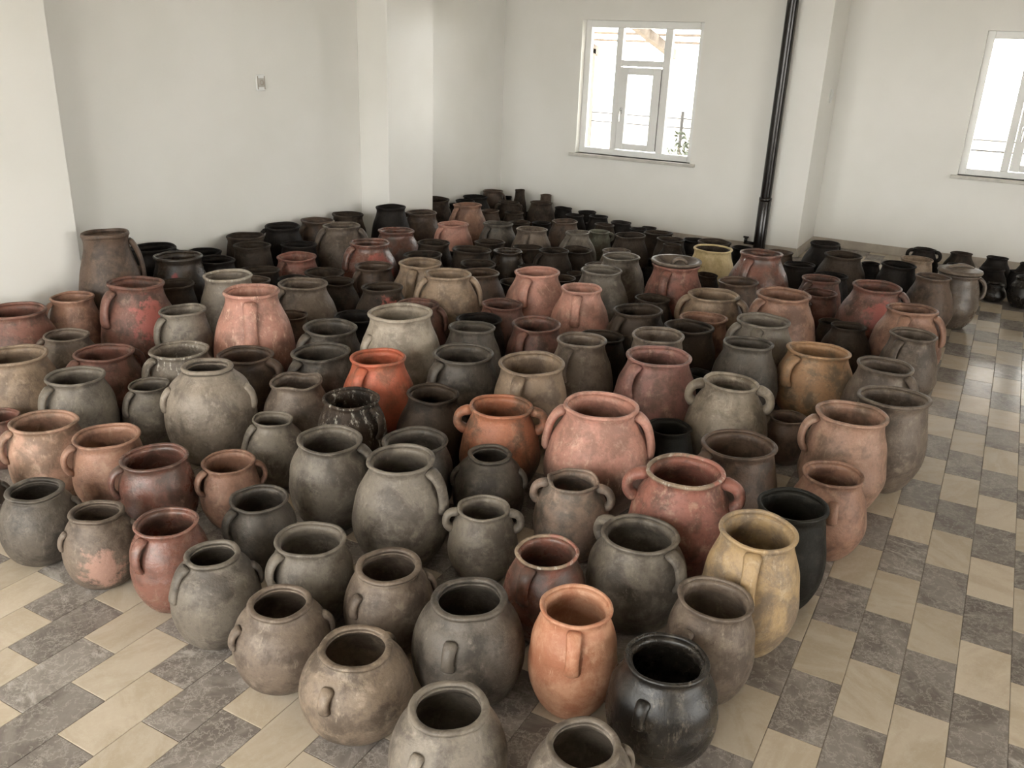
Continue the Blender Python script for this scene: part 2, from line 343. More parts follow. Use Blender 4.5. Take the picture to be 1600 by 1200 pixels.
# ------------------------------------------------------------------ pots: baked layout
POTS = [
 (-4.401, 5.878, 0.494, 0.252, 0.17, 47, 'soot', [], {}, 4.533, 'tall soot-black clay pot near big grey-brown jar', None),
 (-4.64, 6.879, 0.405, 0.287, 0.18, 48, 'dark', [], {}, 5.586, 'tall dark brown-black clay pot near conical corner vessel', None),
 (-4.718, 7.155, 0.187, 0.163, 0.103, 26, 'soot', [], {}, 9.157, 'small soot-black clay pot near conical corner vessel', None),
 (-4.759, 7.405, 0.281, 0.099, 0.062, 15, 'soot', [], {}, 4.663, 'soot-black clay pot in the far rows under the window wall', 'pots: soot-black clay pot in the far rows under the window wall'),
 (-4.335, 6.23, 0.408, 0.263, 0.185, 48, 'brown', [(-90, 'e', 1.0)], {}, 5.077, 'tall brown clay jug with small ear near big grey-brown jar', None),
 (-4.214, 6.781, 0.416, 0.264, 0.187, 45, 'redtan', [(-45, 's', 1.0)], {}, 5.856, 'tall reddish tan clay jug with strap handle near greenish pot', None),
 (-3.882, 6.029, 0.394, 0.262, 0.179, 50, 'pink', [(-50, 's', 1.0)], {}, 1.91, 'dusty pink clay jug with strap handle near big grey-brown jar', None),
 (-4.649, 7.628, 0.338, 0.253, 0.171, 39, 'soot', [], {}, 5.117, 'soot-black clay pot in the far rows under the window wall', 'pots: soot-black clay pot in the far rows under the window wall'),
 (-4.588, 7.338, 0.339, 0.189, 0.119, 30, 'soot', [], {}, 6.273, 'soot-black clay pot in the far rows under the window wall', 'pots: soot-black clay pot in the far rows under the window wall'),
 (-4.694, 8.056, 0.343, 0.216, 0.126, 32, 'brown', [(70, 's', 1.0)], {}, 7.871, 'brown wide-mouthed pot with strap handle beside conical corner vessel', None),
 (-4.043, 5.464, 0.407, 0.282, 0.2, 57, 'redbrown', [], {'glaze': '1'}, 1.022, 'tall shiny red-brown clay pot beside big grey-brown jar', None),
 (-3.83, 4.862, 0.443, 0.283, 0.214, 63, 'redbrown', [(-60, 's', 1.0)], {'patch': 'red', 'glaze': '1'}, 3.073, 'tall shiny red-brown red-patched globe pot with strap handle beside big grey-brown jar', None),
 (-4.83, 6.182, 0.254, 0.153, 0.101, 27, 'dark', [], {}, 0.989, 'dark brown-black clay pot by big grey-brown jar, towards conical corner vessel', None),
 (-3.64, 5.387, 0.379, 0.245, 0.154, 51, 'dark', [], {}, 8.035, 'dark brown-black clay pot between big grey-brown jar and wide-mouthed pink jug', None),
 (-3.284, 5.354, 0.382, 0.289, 0.174, 62, 'dark', [], {}, 6.896, 'dark brown-black clay pot between wide-mouthed pink jug and big grey-brown jar', None),
 (-3.675, 5.66, 0.239, 0.187, 0.117, 37, 'soot', [], {}, 0.51, 'small soot-black clay pot near big grey-brown jar', None),
 (-3.461, 4.985, 0.385, 0.275, 0.171, 61, 'dark', [], {}, 9.725, 'dark brown-black clay pot between big grey-brown jar and tan two-handled jug', None),
 (-3.573, 4.573, 0.365, 0.256, 0.161, 60, 'brown', [(-50, 's', 1.0)], {}, 9.555, 'brown clay jug with strap handle near tan two-handled jug', None),
 (-3.18, 4.553, 0.45, 0.277, 0.203, 67, 'tan', [(-20, 's', 1.0)], {}, 6.508, 'tall tan globe pot with strap handle beside tan two-handled jug', None),
 (-2.825, 4.336, 0.476, 0.287, 0.209, 74, 'tan', [(-75, 's', 1.0), (90, 's', 1.0)], {}, 6.133, 'tan jug with two handles and wide dark mouth', None),
 (-2.856, 4.766, 0.392, 0.255, 0.181, 61, 'brown', [], {}, 1.643, 'brown clay pot beside wide-mouthed pink jug', None),
 (-3.072, 5.096, 0.356, 0.249, 0.157, 56, 'dark', [], {}, 0.247, 'dark brown-black clay pot between wide-mouthed pink jug and tan two-handled jug', None),
 (-3.434, 5.865, 0.333, 0.245, 0.154, 49, 'dark', [], {}, 5.278, 'dark brown-black clay pot by big grey-brown jar, towards wide-mouthed pink jug', None),
 (-3.121, 4.073, 0.402, 0.251, 0.183, 65, 'dark', [], {'patch': 'red'}, 0.684, 'tall dark brown-black red-patched globe clay pot beside tan two-handled jug', None),
 (-4.455, 8.215, 0.357, 0.105, 0.077, 15, 'dark', [], {'type': 'bottle'}, 1.964, 'dark narrow conical vessel standing in the room corner', None),
 (-4.215, 8.356, 0.313, 0.12, 0.079, 18, 'brown', [], {'type': 'bottle'}, 2.471, 'brown clay pot beside conical corner vessel', None),
 (-4.697, 8.36, 0.242, 0.118, 0.08, 17, 'soot', [], {}, 0.395, 'soot-black clay pot beside conical corner vessel', None),
 (-4.32, 7.745, 0.303, 0.214, 0.141, 33, 'dark', [(-60, 'e', 1.0), (60, 'e', 1.0)], {}, 4.647, 'dark brown-black pot with two handles beside conical corner vessel', None),
 (-4.525, 8.375, 0.2, 0.104, 0.065, 15, 'dark', [], {}, 4.417, 'small dark brown-black clay pot beside conical corner vessel', None),
 (-3.999, 7.831, 0.328, 0.226, 0.148, 35, 'dark', [], {}, 8.356, 'dark brown-black clay pot by conical corner vessel, towards cream-yellow pot', None),
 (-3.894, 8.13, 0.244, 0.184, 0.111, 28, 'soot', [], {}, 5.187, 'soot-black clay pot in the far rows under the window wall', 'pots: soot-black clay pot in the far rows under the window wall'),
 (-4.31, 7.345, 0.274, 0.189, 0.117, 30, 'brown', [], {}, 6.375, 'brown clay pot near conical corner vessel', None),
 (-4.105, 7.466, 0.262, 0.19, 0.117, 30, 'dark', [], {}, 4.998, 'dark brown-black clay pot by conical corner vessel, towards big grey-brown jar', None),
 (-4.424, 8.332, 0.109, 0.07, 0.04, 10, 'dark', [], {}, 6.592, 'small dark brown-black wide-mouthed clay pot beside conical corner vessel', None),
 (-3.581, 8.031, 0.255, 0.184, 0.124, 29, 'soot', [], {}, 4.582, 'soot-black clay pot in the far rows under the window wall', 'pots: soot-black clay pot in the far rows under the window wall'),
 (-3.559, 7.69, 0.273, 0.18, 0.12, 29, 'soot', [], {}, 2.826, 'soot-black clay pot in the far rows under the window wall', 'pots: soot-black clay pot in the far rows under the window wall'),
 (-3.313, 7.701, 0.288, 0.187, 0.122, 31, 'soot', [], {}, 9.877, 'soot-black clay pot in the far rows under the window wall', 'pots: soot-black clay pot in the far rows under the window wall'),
 (-3.067, 7.672, 0.266, 0.197, 0.122, 33, 'soot', [], {}, 9.858, 'soot-black clay pot beside greenish pot', None),
 (-3.635, 6.341, 0.382, 0.255, 0.174, 47, 'greydark', [(-40, 's', 1.0)], {}, 8.334, 'dark grey clay jug with strap handle near greenish pot', None),
 (-3.766, 6.954, 0.285, 0.206, 0.13, 35, 'dark', [], {}, 7.037, 'dark brown-black clay pot between greenish pot and conical corner vessel', None),
 (-3.675, 7.219, 0.253, 0.183, 0.115, 31, 'soot', [], {}, 3.19, 'soot-black clay pot in the far rows under the window wall', 'pots: soot-black clay pot in the far rows under the window wall'),
 (-3.374, 7.088, 0.323, 0.233, 0.147, 41, 'brown', [], {}, 2.351, 'brown clay pot beside greenish pot', None),
 (-3.285, 6.287, 0.389, 0.258, 0.176, 49, 'greybrown', [(-20, 's', 1.0)], {}, 2.933, 'grey-brown clay jug with strap handle near greenish pot', None),
 (-2.958, 6.465, 0.376, 0.201, 0.171, 39, 'grey', [(-45, 's', 1.0)], {}, 0.788, 'grey globe pot with strap handle near greenish pot', None),
 (-3.444, 7.867, 0.18, 0.141, 0.086, 22, 'dark', [], {}, 7.61, 'small dark brown-black clay pot near greenish pot', None),
 (-3.136, 7.439, 0.27, 0.186, 0.117, 32, 'dark', [], {}, 4.024, 'dark brown-black clay pot beside greenish pot', None),
 (-3.075, 7.187, 0.253, 0.19, 0.115, 33, 'green', [(90, 'e', 1.0)], {}, 8.397, 'greenish grey pot with patina stains near window wall', None),
 (-3.157, 5.665, 0.334, 0.223, 0.158, 46, 'dark', [], {'glaze': '1'}, 3.888, 'shiny dark brown-black clay pot near wide-mouthed pink jug', None),
 (-3.151, 5.973, 0.311, 0.244, 0.146, 49, 'dark', [], {}, 9.489, 'dark brown-black clay pot between greenish pot and wide-mouthed pink jug', None),
 (-2.843, 5.812, 0.355, 0.231, 0.157, 48, 'dark', [(-60, 's', 1.0)], {}, 8.404, 'dark brown-black clay jug with strap handle between wide-mouthed pink jug and red lidded jug', None),
 (-2.801, 6.13, 0.313, 0.249, 0.16, 50, 'dark', [], {}, 0.105, 'dark brown-black clay pot near cream-yellow pot', 'pots: dark brown-black clay pot near cream-yellow pot'),
 (-2.266, 5.726, 0.409, 0.268, 0.183, 59, 'grey', [], {}, 2.155, 'tall grey clay pot near red lidded jug', None),
 (-2.534, 6.291, 0.314, 0.224, 0.141, 45, 'greybrown', [], {}, 9.021, 'grey-brown clay pot near cream-yellow pot', None),
 (-2.536, 5.947, 0.261, 0.196, 0.123, 41, 'greybrown', [], {}, 4.706, 'grey-brown clay pot near red lidded jug', None),
 (-2.174, 5.17, 0.434, 0.269, 0.197, 64, 'grey', [], {}, 9.708, 'tall grey globe clay pot beside wide-mouthed pink jug', None),
 (-2.456, 4.799, 0.453, 0.29, 0.212, 72, 'pink', [(-25, 's', 1.0)], {}, 3.995, 'dusty pink jug with wide mouth among dark pots', None),
 (-2.89, 5.524, 0.281, 0.177, 0.112, 38, 'dark', [], {}, 0.816, 'dark brown-black clay pot near wide-mouthed pink jug', 'pots: dark brown-black clay pot near wide-mouthed pink jug'),
 (-2.617, 5.732, 0.232, 0.133, 0.079, 28, 'dark', [], {}, 6.269, 'small dark brown-black clay pot near red lidded jug', None),
 (-2.549, 5.343, 0.285, 0.215, 0.13, 48, 'dark', [], {}, 7.729, 'dark brown-black clay pot near wide-mouthed pink jug', 'pots: dark brown-black clay pot near wide-mouthed pink jug'),
 (-2.081, 4.66, 0.437, 0.246, 0.185, 64, 'pink', [(-10, 's', 1.0)], {}, 2.744, 'tall dusty pink globe pot with strap handle beside wide-mouthed pink jug', None),
 (-2.767, 5.067, 0.278, 0.205, 0.129, 47, 'dark', [], {}, 0.954, 'dark brown-black clay pot beside wide-mouthed pink jug', None),
 (-2.452, 4.357, 0.344, 0.253, 0.159, 67, 'redbrown', [(-40, 's', 1.0)], {}, 3.359, 'red-brown clay jug with strap handle between tan two-handled jug and wide-mouthed pink jug', None),
 (-2.551, 6.603, 0.384, 0.251, 0.168, 48, 'dark', [], {}, 9.548, 'dark brown-black clay pot near cream-yellow pot', 'pots: dark brown-black clay pot near cream-yellow pot'),
 (-2.86, 7.596, 0.242, 0.159, 0.094, 27, 'soot', [], {}, 7.529, 'soot-black wide-mouthed clay pot beside greenish pot', None),
 (-2.881, 7.936, 0.199, 0.143, 0.09, 23, 'soot', [], {}, 1.256, 'small soot-black clay pot near greenish pot', None),
 (-2.521, 7.186, 0.316, 0.253, 0.156, 46, 'dark', [], {}, 2.515, 'dark brown-black clay pot between greenish pot and cream-yellow pot', None),
 (-2.327, 6.954, 0.323, 0.232, 0.143, 43, 'dark', [], {}, 1.09, 'dark brown-black clay pot near cream-yellow pot', 'pots: dark brown-black clay pot near cream-yellow pot'),
 (-2.222, 6.688, 0.337, 0.148, 0.132, 29, 'dark', [], {}, 0.687, 'dark brown-black globe clay pot beside cream-yellow pot', None),
 (-2.231, 7.324, 0.268, 0.201, 0.136, 36, 'soot', [], {}, 7.911, 'soot-black clay pot between greenish pot and cream-yellow pot', None),
 (-1.931, 6.865, 0.369, 0.268, 0.168, 52, 'dark', [], {}, 1.841, 'dark brown-black clay pot by cream-yellow pot, towards greenish pot', None),
 (-1.838, 6.518, 0.389, 0.296, 0.187, 61, 'cream', [], {'patch': 'brown', 'in': 'dark'}, 5.581, 'cream-yellow clay pot with brown stain near black pipe', None),
 (-1.813, 7.329, 0.255, 0.184, 0.116, 34, 'soot', [], {}, 4.485, 'soot-black clay pot near cream-yellow pot', None),
 (-1.374, 6.085, 0.498, 0.296, 0.225, 67, 'redbrown', [(-30, 's', 1.0)], {'glaze': '1'}, 1.969, 'large red-brown jug beside the black pipe', None),
 (-1.794, 5.525, 0.461, 0.319, 0.21, 75, 'red', [(-20, 's', 1.0)], {'lid': 'dish'}, 7.273, 'brick-red clay jug covered by an upturned lid', None),
 (-2.5, 6.834, 0.156, 0.112, 0.065, 21, 'soot', [], {}, 1.383, 'small soot-black wide-mouthed clay pot near greenish pot', None),
 (-2.331, 6.516, 0.16, 0.105, 0.064, 20, 'soot', [], {}, 6.408, 'small soot-black clay pot beside cream-yellow pot', None),
 (-2.187, 7.119, 0.17, 0.118, 0.07, 22, 'dark', [], {}, 1.242, 'small dark brown-black clay pot near cream-yellow pot', None),
 (-1.779, 6.233, 0.248, 0.16, 0.101, 34, 'dark', [], {}, 4.223, 'dark brown-black clay pot near cream-yellow pot', 'pots: dark brown-black clay pot near cream-yellow pot'),
 (-1.401, 5.663, 0.378, 0.262, 0.172, 62, 'brown', [], {}, 2.186, 'brown clay pot beside red lidded jug', None),
 (-1.428, 5.205, 0.384, 0.318, 0.213, 80, 'tan', [(-80, 's', 1.0), (80, 's', 1.0)], {}, 2.744, 'tan pot with two handles beside red lidded jug', None),
 (-1.796, 5.132, 0.314, 0.227, 0.143, 56, 'dark', [], {}, 9.615, 'dark brown-black clay pot beside red lidded jug', None),
 (-1.68, 4.57, 0.392, 0.285, 0.198, 78, 'dark', [(-40, 's', 1.0)], {}, 7.973, 'dark brown-black clay jug with strap handle between wide-mouthed pink jug and rose-brown jug', None),
 (-1.359, 4.79, 0.351, 0.277, 0.167, 75, 'redtan', [], {}, 3.081, 'reddish tan clay pot near ochre jug', None),
 (-1.333, 4.445, 0.39, 0.273, 0.167, 79, 'dark', [], {}, 8.772, 'dark brown-black clay pot between rose-brown jug and ochre jug', None),
 (-1.395, 4.128, 0.414, 0.268, 0.152, 81, 'greybrown', [], {}, 2.165, 'tall grey-brown wide-mouthed clay pot beside rose-brown jug', None),
 (-0.997, 5.134, 0.475, 0.315, 0.22, 84, 'redtan', [(-50, 's', 1.0)], {}, 3.964, 'tall reddish tan clay jug with strap handle near ochre jug', None),
 (-1.001, 4.716, 0.418, 0.29, 0.195, 82, 'grey', [(-65, 's', 1.0), (-10, 's', 1.0)], {}, 8.473, 'tall grey pot with two handles beside ochre jug', None),
 (-1.472, 7.169, 0.297, 0.214, 0.135, 41, 'brown', [], {}, 6.39, 'brown clay pot near cream-yellow pot', None),
 (-1.162, 7.342, 0.382, 0.231, 0.174, 45, 'soot', [(140, 'e', 1.0)], {}, 1.083, 'soot-black globe pot with small ear near two-eared cooking pot', None),
 (-0.949, 6.91, 0.396, 0.279, 0.194, 58, 'dark', [], {}, 9.795, 'dark brown-black clay pot near glazed lidded jar', None),
 (-1.218, 6.704, 0.321, 0.227, 0.14, 47, 'soot', [], {}, 2.19, 'soot-black clay pot between red-brown jug by pipe and cream-yellow pot', None),
 (-1.291, 7.003, 0.21, 0.152, 0.095, 30, 'soot', [], {}, 2.631, 'small soot-black clay pot near cream-yellow pot', None),
 (-0.835, 7.702, 0.199, 0.144, 0.091, 27, 'soot', [], {}, 7.672, 'small soot-black clay pot by two-eared cooking pot, towards cream-yellow pot', None),
 (-0.566, 7.068, 0.347, 0.25, 0.158, 52, 'soot', [], {}, 3.324, 'soot-black clay pot beside glazed lidded jar', None),
 (-0.964, 6.566, 0.304, 0.244, 0.145, 52, 'soot', [], {}, 3.004, 'soot-black clay pot between red-brown jug by pipe and glazed lidded jar', None),
 (-0.978, 6.256, 0.341, 0.262, 0.162, 59, 'redbrown', [(-35, 's', 1.0)], {}, 0.819, 'red-brown clay jug with strap handle beside red-brown jug by pipe', None),
 (-0.925, 5.963, 0.311, 0.226, 0.131, 53, 'redbrown', [], {}, 0.983, 'red-brown wide-mouthed clay pot beside red-brown jug by pipe', None),
 (-1.0, 5.75, 0.277, 0.141, 0.091, 34, 'brown', [], {}, 5.811, 'brown clay pot near red-brown jug by pipe', None),
 (-0.564, 5.802, 0.451, 0.297, 0.222, 74, 'redbrown', [(80, 's', 1.0)], {'patch': 'red'}, 2.482, 'tall red-brown red-patched globe pot with strap handle near red-brown jug by pipe', None),
 (-0.618, 5.206, 0.33, 0.2, 0.15, 54, 'dark', [], {}, 5.993, 'dark brown-black globe clay pot near ochre jug', None),
 (-0.763, 5.55, 0.243, 0.157, 0.095, 39, 'dark', [], {}, 3.743, 'dark brown-black clay pot near red-brown jug by pipe', None),
 (-0.317, 5.403, 0.44, 0.284, 0.201, 77, 'redtan', [(-10, 's', 1.0), (75, 's', 1.0)], {}, 4.541, 'tall reddish tan pot with two handles near ochre jug', None),
 (-0.262, 5.038, 0.392, 0.247, 0.162, 71, 'greybrown', [(-30, 's', 1.0)], {}, 9.5, 'grey-brown clay jug with strap handle near ochre jug', None),
 (-0.473, 8.087, 0.3, 0.181, 0.136, 34, 'soot', [(-90, 'e', 1.0), (90, 'e', 1.0)], {}, 4.841, 'soot-black two-eared cooking pot against the far wall', None),
 (-0.484, 7.574, 0.309, 0.243, 0.14, 48, 'tan', [], {}, 5.731, 'tan wide-mouthed clay pot near two-eared cooking pot', None),
 (-0.195, 8.162, 0.292, 0.173, 0.137, 32, 'dark', [], {}, 8.592, 'dark brown-black globe clay pot beside two-eared cooking pot', None),
 (0.077, 8.332, 0.262, 0.17, 0.125, 32, 'soot', [], {}, 1.892, 'soot-black globe clay pot near two-eared cooking pot', None),
 (0.31, 8.607, 0.193, 0.11, 0.088, 20, 'soot', [], {}, 1.611, 'small soot-black globe clay pot near two-eared cooking pot', None),
 (-0.187, 7.806, 0.256, 0.185, 0.117, 36, 'soot', [], {}, 9.003, 'soot-black clay pot beside two-eared cooking pot', None),
 (0.057, 8.067, 0.212, 0.191, 0.129, 36, 'soot', [], {}, 8.114, 'small soot-black clay pot in the row near the far wall', 'pots: small soot-black clay pot in the row near the far wall'),
 (0.102, 7.843, 0.141, 0.138, 0.095, 27, 'soot', [], {'glaze': '1'}, 2.545, 'small shiny soot-black clay pot near two-eared cooking pot', None),
 (0.311, 7.773, 0.241, 0.169, 0.121, 34, 'soot', [], {'glaze': '1'}, 1.96, 'shiny soot-black clay pot near two-eared cooking pot', None),
 (0.24, 8.209, 0.196, 0.113, 0.075, 21, 'soot', [], {}, 7.346, 'small soot-black clay pot in the row near the far wall', 'pots: small soot-black clay pot in the row near the far wall'),
 (-0.146, 6.837, 0.39, 0.277, 0.165, 61, 'greybrown', [(100, 's', 1.0)], {'lid': 'cap', 'glaze': '1'}, 9.316, 'tall grey-brown glazed jar under a flat ridged lid beside open floor', None),
 (-0.292, 6.534, 0.405, 0.231, 0.167, 53, 'brown', [], {}, 2.027, 'tall brown globe clay pot beside glazed lidded jar', None),
 (-4.656, 5.631, 0.437, 0.26, 0.164, 49, 'dark', [], {}, 9.411, 'tall dark brown-black clay pot near big grey-brown jar', None),
 (-4.666, 5.273, 0.437, 0.264, 0.154, 52, 'brown', [(-50, 's', 1.0)], {}, 8.745, 'tall brown wide-mouthed pot with strap handle beside big grey-brown jar', None),
 (-4.648, 4.863, 0.455, 0.259, 0.172, 54, 'soot', [(-90, 's', 1.0)], {}, 6.015, 'tall soot-black clay jug with strap handle beside big grey-brown jar', None),
 (-4.669, 4.509, 0.437, 0.266, 0.151, 58, 'dark', [], {}, 4.23, 'tall dark brown-black wide-mouthed clay pot near big grey-brown jar', None),
 (-4.427, 4.328, 0.433, 0.258, 0.148, 59, 'dark', [], {}, 1.118, 'tall dark brown-black wide-mouthed clay pot near red-labelled glazed pot', None),
 (-4.356, 4.712, 0.382, 0.258, 0.153, 56, 'soot', [], {}, 0.479, 'soot-black clay pot beside big grey-brown jar', None),
 (-4.262, 5.079, 0.477, 0.279, 0.221, 58, 'greybrown', [(80, 's', 1.0), (-70, 's', 1.0)], {}, 9.534, 'big grey-brown belly jar near left wall', None),
 (-4.133, 4.445, 0.373, 0.27, 0.165, 62, 'red', [(-45, 's', 1.0)], {}, 2.436, 'brick-red clay jug with strap handle near big grey-brown jar', None),
 (-4.418, 3.986, 0.395, 0.253, 0.148, 60, 'soot', [], {}, 7.005, 'soot-black wide-mouthed clay pot beside red-labelled glazed pot', None),
 (-4.132, 4.089, 0.35, 0.261, 0.152, 62, 'dark', [], {}, 2.618, 'dark brown-black wide-mouthed clay pot near red-labelled glazed pot', None),
 (-3.943, 3.834, 0.364, 0.225, 0.134, 57, 'brown', [], {}, 8.172, 'brown clay pot beside red-labelled glazed pot', None),
 (-3.816, 4.359, 0.327, 0.267, 0.16, 63, 'dark', [], {}, 5.945, 'dark brown-black clay pot between big grey-brown jar and red-labelled glazed pot', None),
 (-3.82, 4.069, 0.342, 0.206, 0.127, 51, 'soot', [], {}, 2.976, 'soot-black clay pot between red-labelled glazed pot and tan two-handled jug', None),
 (-3.508, 3.812, 0.416, 0.291, 0.205, 77, 'greybrown', [(-60, 's', 1.0)], {}, 1.819, 'tall grey-brown clay jug with strap handle near white-splashed pink jug', None),
 (-3.556, 4.172, 0.347, 0.217, 0.153, 54, 'dark', [], {}, 7.159, 'dark brown-black clay pot near tan two-handled jug', None),
 (-3.795, 3.506, 0.484, 0.275, 0.182, 75, 'ash', [], {'crust': '1'}, 0.774, 'tall ash-grey pot with crusted rim near red-labelled glazed pot', None),
 (-3.27, 3.17, 0.55, 0.284, 0.209, 86, 'pink', [(-5, 's', 1.0)], {'splash': '.8'}, 2.338, 'large pink clay jug with whitish splash on its belly', None),
 (-3.35, 3.525, 0.318, 0.197, 0.119, 55, 'brown', [], {}, 5.582, 'brown clay pot beside white-splashed pink jug', None),
 (-2.973, 3.651, 0.347, 0.263, 0.159, 74, 'soot', [], {}, 8.454, 'soot-black clay pot near ash-white pot', None),
 (-4.341, 3.144, 0.715, 0.254, 0.183, 71, 'brown', [(90, 's', 1.0)], {}, 6.12, 'tall brown jar half hidden behind white pillar', None),
 (-4.652, 3.701, 0.494, 0.278, 0.168, 68, 'soot', [(90, 's', 1.0)], {}, 2.846, 'tall soot-black clay jug with strap handle beside red-labelled glazed pot', None),
 (-4.304, 3.596, 0.508, 0.287, 0.176, 74, 'dark', [], {'glaze': '1', 'patch': 'label'}, 9.09, 'dark glazed pot with red label below its rim', None),
 (-4.677, 4.127, 0.385, 0.235, 0.143, 54, 'soot', [], {}, 2.099, 'soot-black clay pot between red-labelled glazed pot and big grey-brown jar', None),
 (-4.56, 3.398, 0.418, 0.225, 0.145, 58, 'brown', [], {}, 0.262, 'tall brown clay pot beside red-labelled glazed pot', None),
 (-3.957, 3.011, 0.518, 0.291, 0.21, 85, 'redbrown', [(-60, 's', 1.0)], {'patch': 'red'}, 2.738, 'red-brown jug with bright red stripe near white pillar', None),
 (-4.088, 3.357, 0.417, 0.239, 0.143, 64, 'dark', [], {}, 4.468, 'tall dark brown-black clay pot beside red-labelled glazed pot', None),
 (-4.257, 2.834, 0.427, 0.222, 0.134, 64, 'redtan', [(-80, 's', 1.0)], {}, 0.692, 'tall reddish tan clay jug with strap handle beside tall brown jar behind pillar', None),
 (-3.59, 2.993, 0.433, 0.237, 0.153, 71, 'grey', [(-60, 's', 1.0)], {}, 1.827, 'tall grey clay jug with strap handle beside white-splashed pink jug', None),
 (-4.244, 2.507, 0.433, 0.282, 0.189, 87, 'redbrown', [], {}, 3.714, 'tall red-brown clay pot near red-striped jug', None),
 (-3.902, 2.536, 0.358, 0.215, 0.151, 68, 'greybrown', [(-100, 's', 1.0)], {}, 5.707, 'grey-brown clay jug with strap handle beside red-striped jug', None),
 (-3.733, 2.16, 0.396, 0.286, 0.18, 99, 'tan', [], {}, 1.389, 'tan clay pot near glittering ash jug', None),
 (-3.577, 2.501, 0.342, 0.272, 0.17, 89, 'redbrown', [(-70, 's', 1.0), (110, 's', 1.0)], {}, 3.649, 'red-brown pot with two handles beside glittering ash jug', None),
 (-3.302, 2.709, 0.352, 0.281, 0.171, 91, 'ash', [(-60, 's', 1.0)], {'splash': '1'}, 8.831, 'ash-grey jug with glittering mineral crust', None),
 (-3.342, 2.184, 0.371, 0.247, 0.157, 89, 'grey', [(-60, 's', 1.0)], {}, 9.709, 'grey clay jug with strap handle near glittering ash jug', None),
 (-3.172, 2.419, 0.293, 0.179, 0.129, 62, 'grey', [(-60, 's', 1.0)], {}, 6.538, 'grey clay jug with strap handle beside glittering ash jug', None),
 (-2.844, 2.469, 0.438, 0.216, 0.194, 78, 'ash', [(68, 'l', 1.0), (-80, 'l', 1.0)], {'type': 'globe'}, 6.874, 'big round ash-grey jar with narrow mouth and two lug handles', None),
 (-2.973, 2.813, 0.364, 0.261, 0.17, 86, 'brown', [(55, 'e', 1.0)], {}, 5.828, 'brown clay jug with small ear beside glittering ash jug', None),
 (-2.888, 3.325, 0.384, 0.279, 0.175, 84, 'greydark', [(-60, 's', 1.0)], {}, 1.475, 'dark grey clay jug with strap handle between ash-white pot and white-splashed pink jug', None),
 (-2.689, 3.021, 0.376, 0.286, 0.178, 93, 'greydark', [(-50, 's', 1.0)], {}, 0.444, 'dark grey clay jug with strap handle beside orange-red jug', None),
 (-2.56, 2.708, 0.354, 0.23, 0.157, 81, 'greybrown', [], {'wavy': '1'}, 0.275, 'grey-brown pot with wavy rim beside lime-dripped jug', None),
 (-2.225, 2.676, 0.359, 0.244, 0.153, 90, 'dark', [(50, 's', 1.0)], {'splash': '1'}, 9.02, 'dark jug with white lime drips and heavy handle', None),
 (-2.44, 2.43, 0.299, 0.165, 0.136, 62, 'grey', [(-70, 's', 1.0)], {}, 6.97, 'grey globe pot with strap handle beside lime-dripped jug', None),
 (-2.498, 3.403, 0.516, 0.328, 0.219, 103, 'ashlight', [(-60, 'l', 1.0)], {}, 9.535, 'tall pale ash-white clay pot with wide flared neck', None),
 (-2.328, 2.997, 0.43, 0.255, 0.18, 88, 'orange', [(-35, 's', 1.0)], {}, 0.308, 'vivid orange-red clay jug with strap handle beside pale ash-white pot', None),
 (-2.782, 3.96, 0.379, 0.242, 0.165, 66, 'redbrown', [(80, 's', 1.0)], {}, 6.335, 'red-brown clay jug with strap handle between tan two-handled jug and ash-white pot', None),
 (-2.282, 3.736, 0.393, 0.248, 0.169, 74, 'greydark', [], {}, 4.826, 'dark grey clay pot beside ash-white pot', None),
 (-2.42, 4.037, 0.335, 0.263, 0.158, 73, 'soot', [], {}, 7.259, 'soot-black clay pot near tan two-handled jug', None),
 (-2.057, 4.041, 0.373, 0.269, 0.17, 78, 'redbrown', [(-30, 's', 1.0)], {}, 3.225, 'red-brown clay jug with strap handle near ash-white pot', None),
 (-2.086, 3.344, 0.398, 0.293, 0.19, 96, 'greydark', [(-50, 's', 1.0)], {}, 9.894, 'dark grey clay jug with strap handle between ash-white pot and orange-red jug', None),
 (-1.976, 2.924, 0.355, 0.231, 0.168, 83, 'dark', [], {}, 0.838, 'dark brown-black globe clay pot beside orange ring-handled pot', None),
 (-1.71, 3.332, 0.43, 0.305, 0.182, 105, 'tan', [(-20, 's', 1.0)], {}, 5.452, 'tall tan clay jug with strap handle beside orange ring-handled pot', None),
 (-1.631, 2.919, 0.379, 0.266, 0.173, 100, 'orangetan', [(-90, 'e', 1.0), (90, 'e', 1.0)], {'stain': '.45'}, 7.323, 'orange terracotta pot with two open ring handles', None),
 (-1.703, 3.858, 0.402, 0.256, 0.175, 79, 'greybrown', [(-30, 's', 1.0)], {}, 8.922, 'tall grey-brown clay jug with strap handle beside rose-brown jug', None),
 (-1.73, 4.191, 0.325, 0.237, 0.149, 68, 'dark', [], {}, 7.323, 'dark brown-black clay pot between rose-brown jug and wide-mouthed pink jug', None),
 (-1.267, 3.791, 0.423, 0.311, 0.204, 102, 'rose', [(-40, 's', 1.0)], {}, 6.996, 'rose-brown jug with broad uneven mouth', None),
 (-1.153, 4.105, 0.263, 0.131, 0.076, 40, 'soot', [], {}, 7.874, 'soot-black wide-mouthed clay pot beside rose-brown jug', None),
 (-1.22, 2.998, 0.453, 0.302, 0.219, 118, 'pink', [(-90, 's', 1.0), (85, 's', 1.0)], {'stain': '.5'}, 9.067, 'large salmon-pink two-handled pot with fire-blackened base', None),
 (-0.881, 3.672, 0.413, 0.246, 0.188, 86, 'greytan', [(-90, 'e', 1.0), (90, 'e', 1.0)], {}, 3.548, 'pale grey pot with two small ring handles beside ochre jug', None),
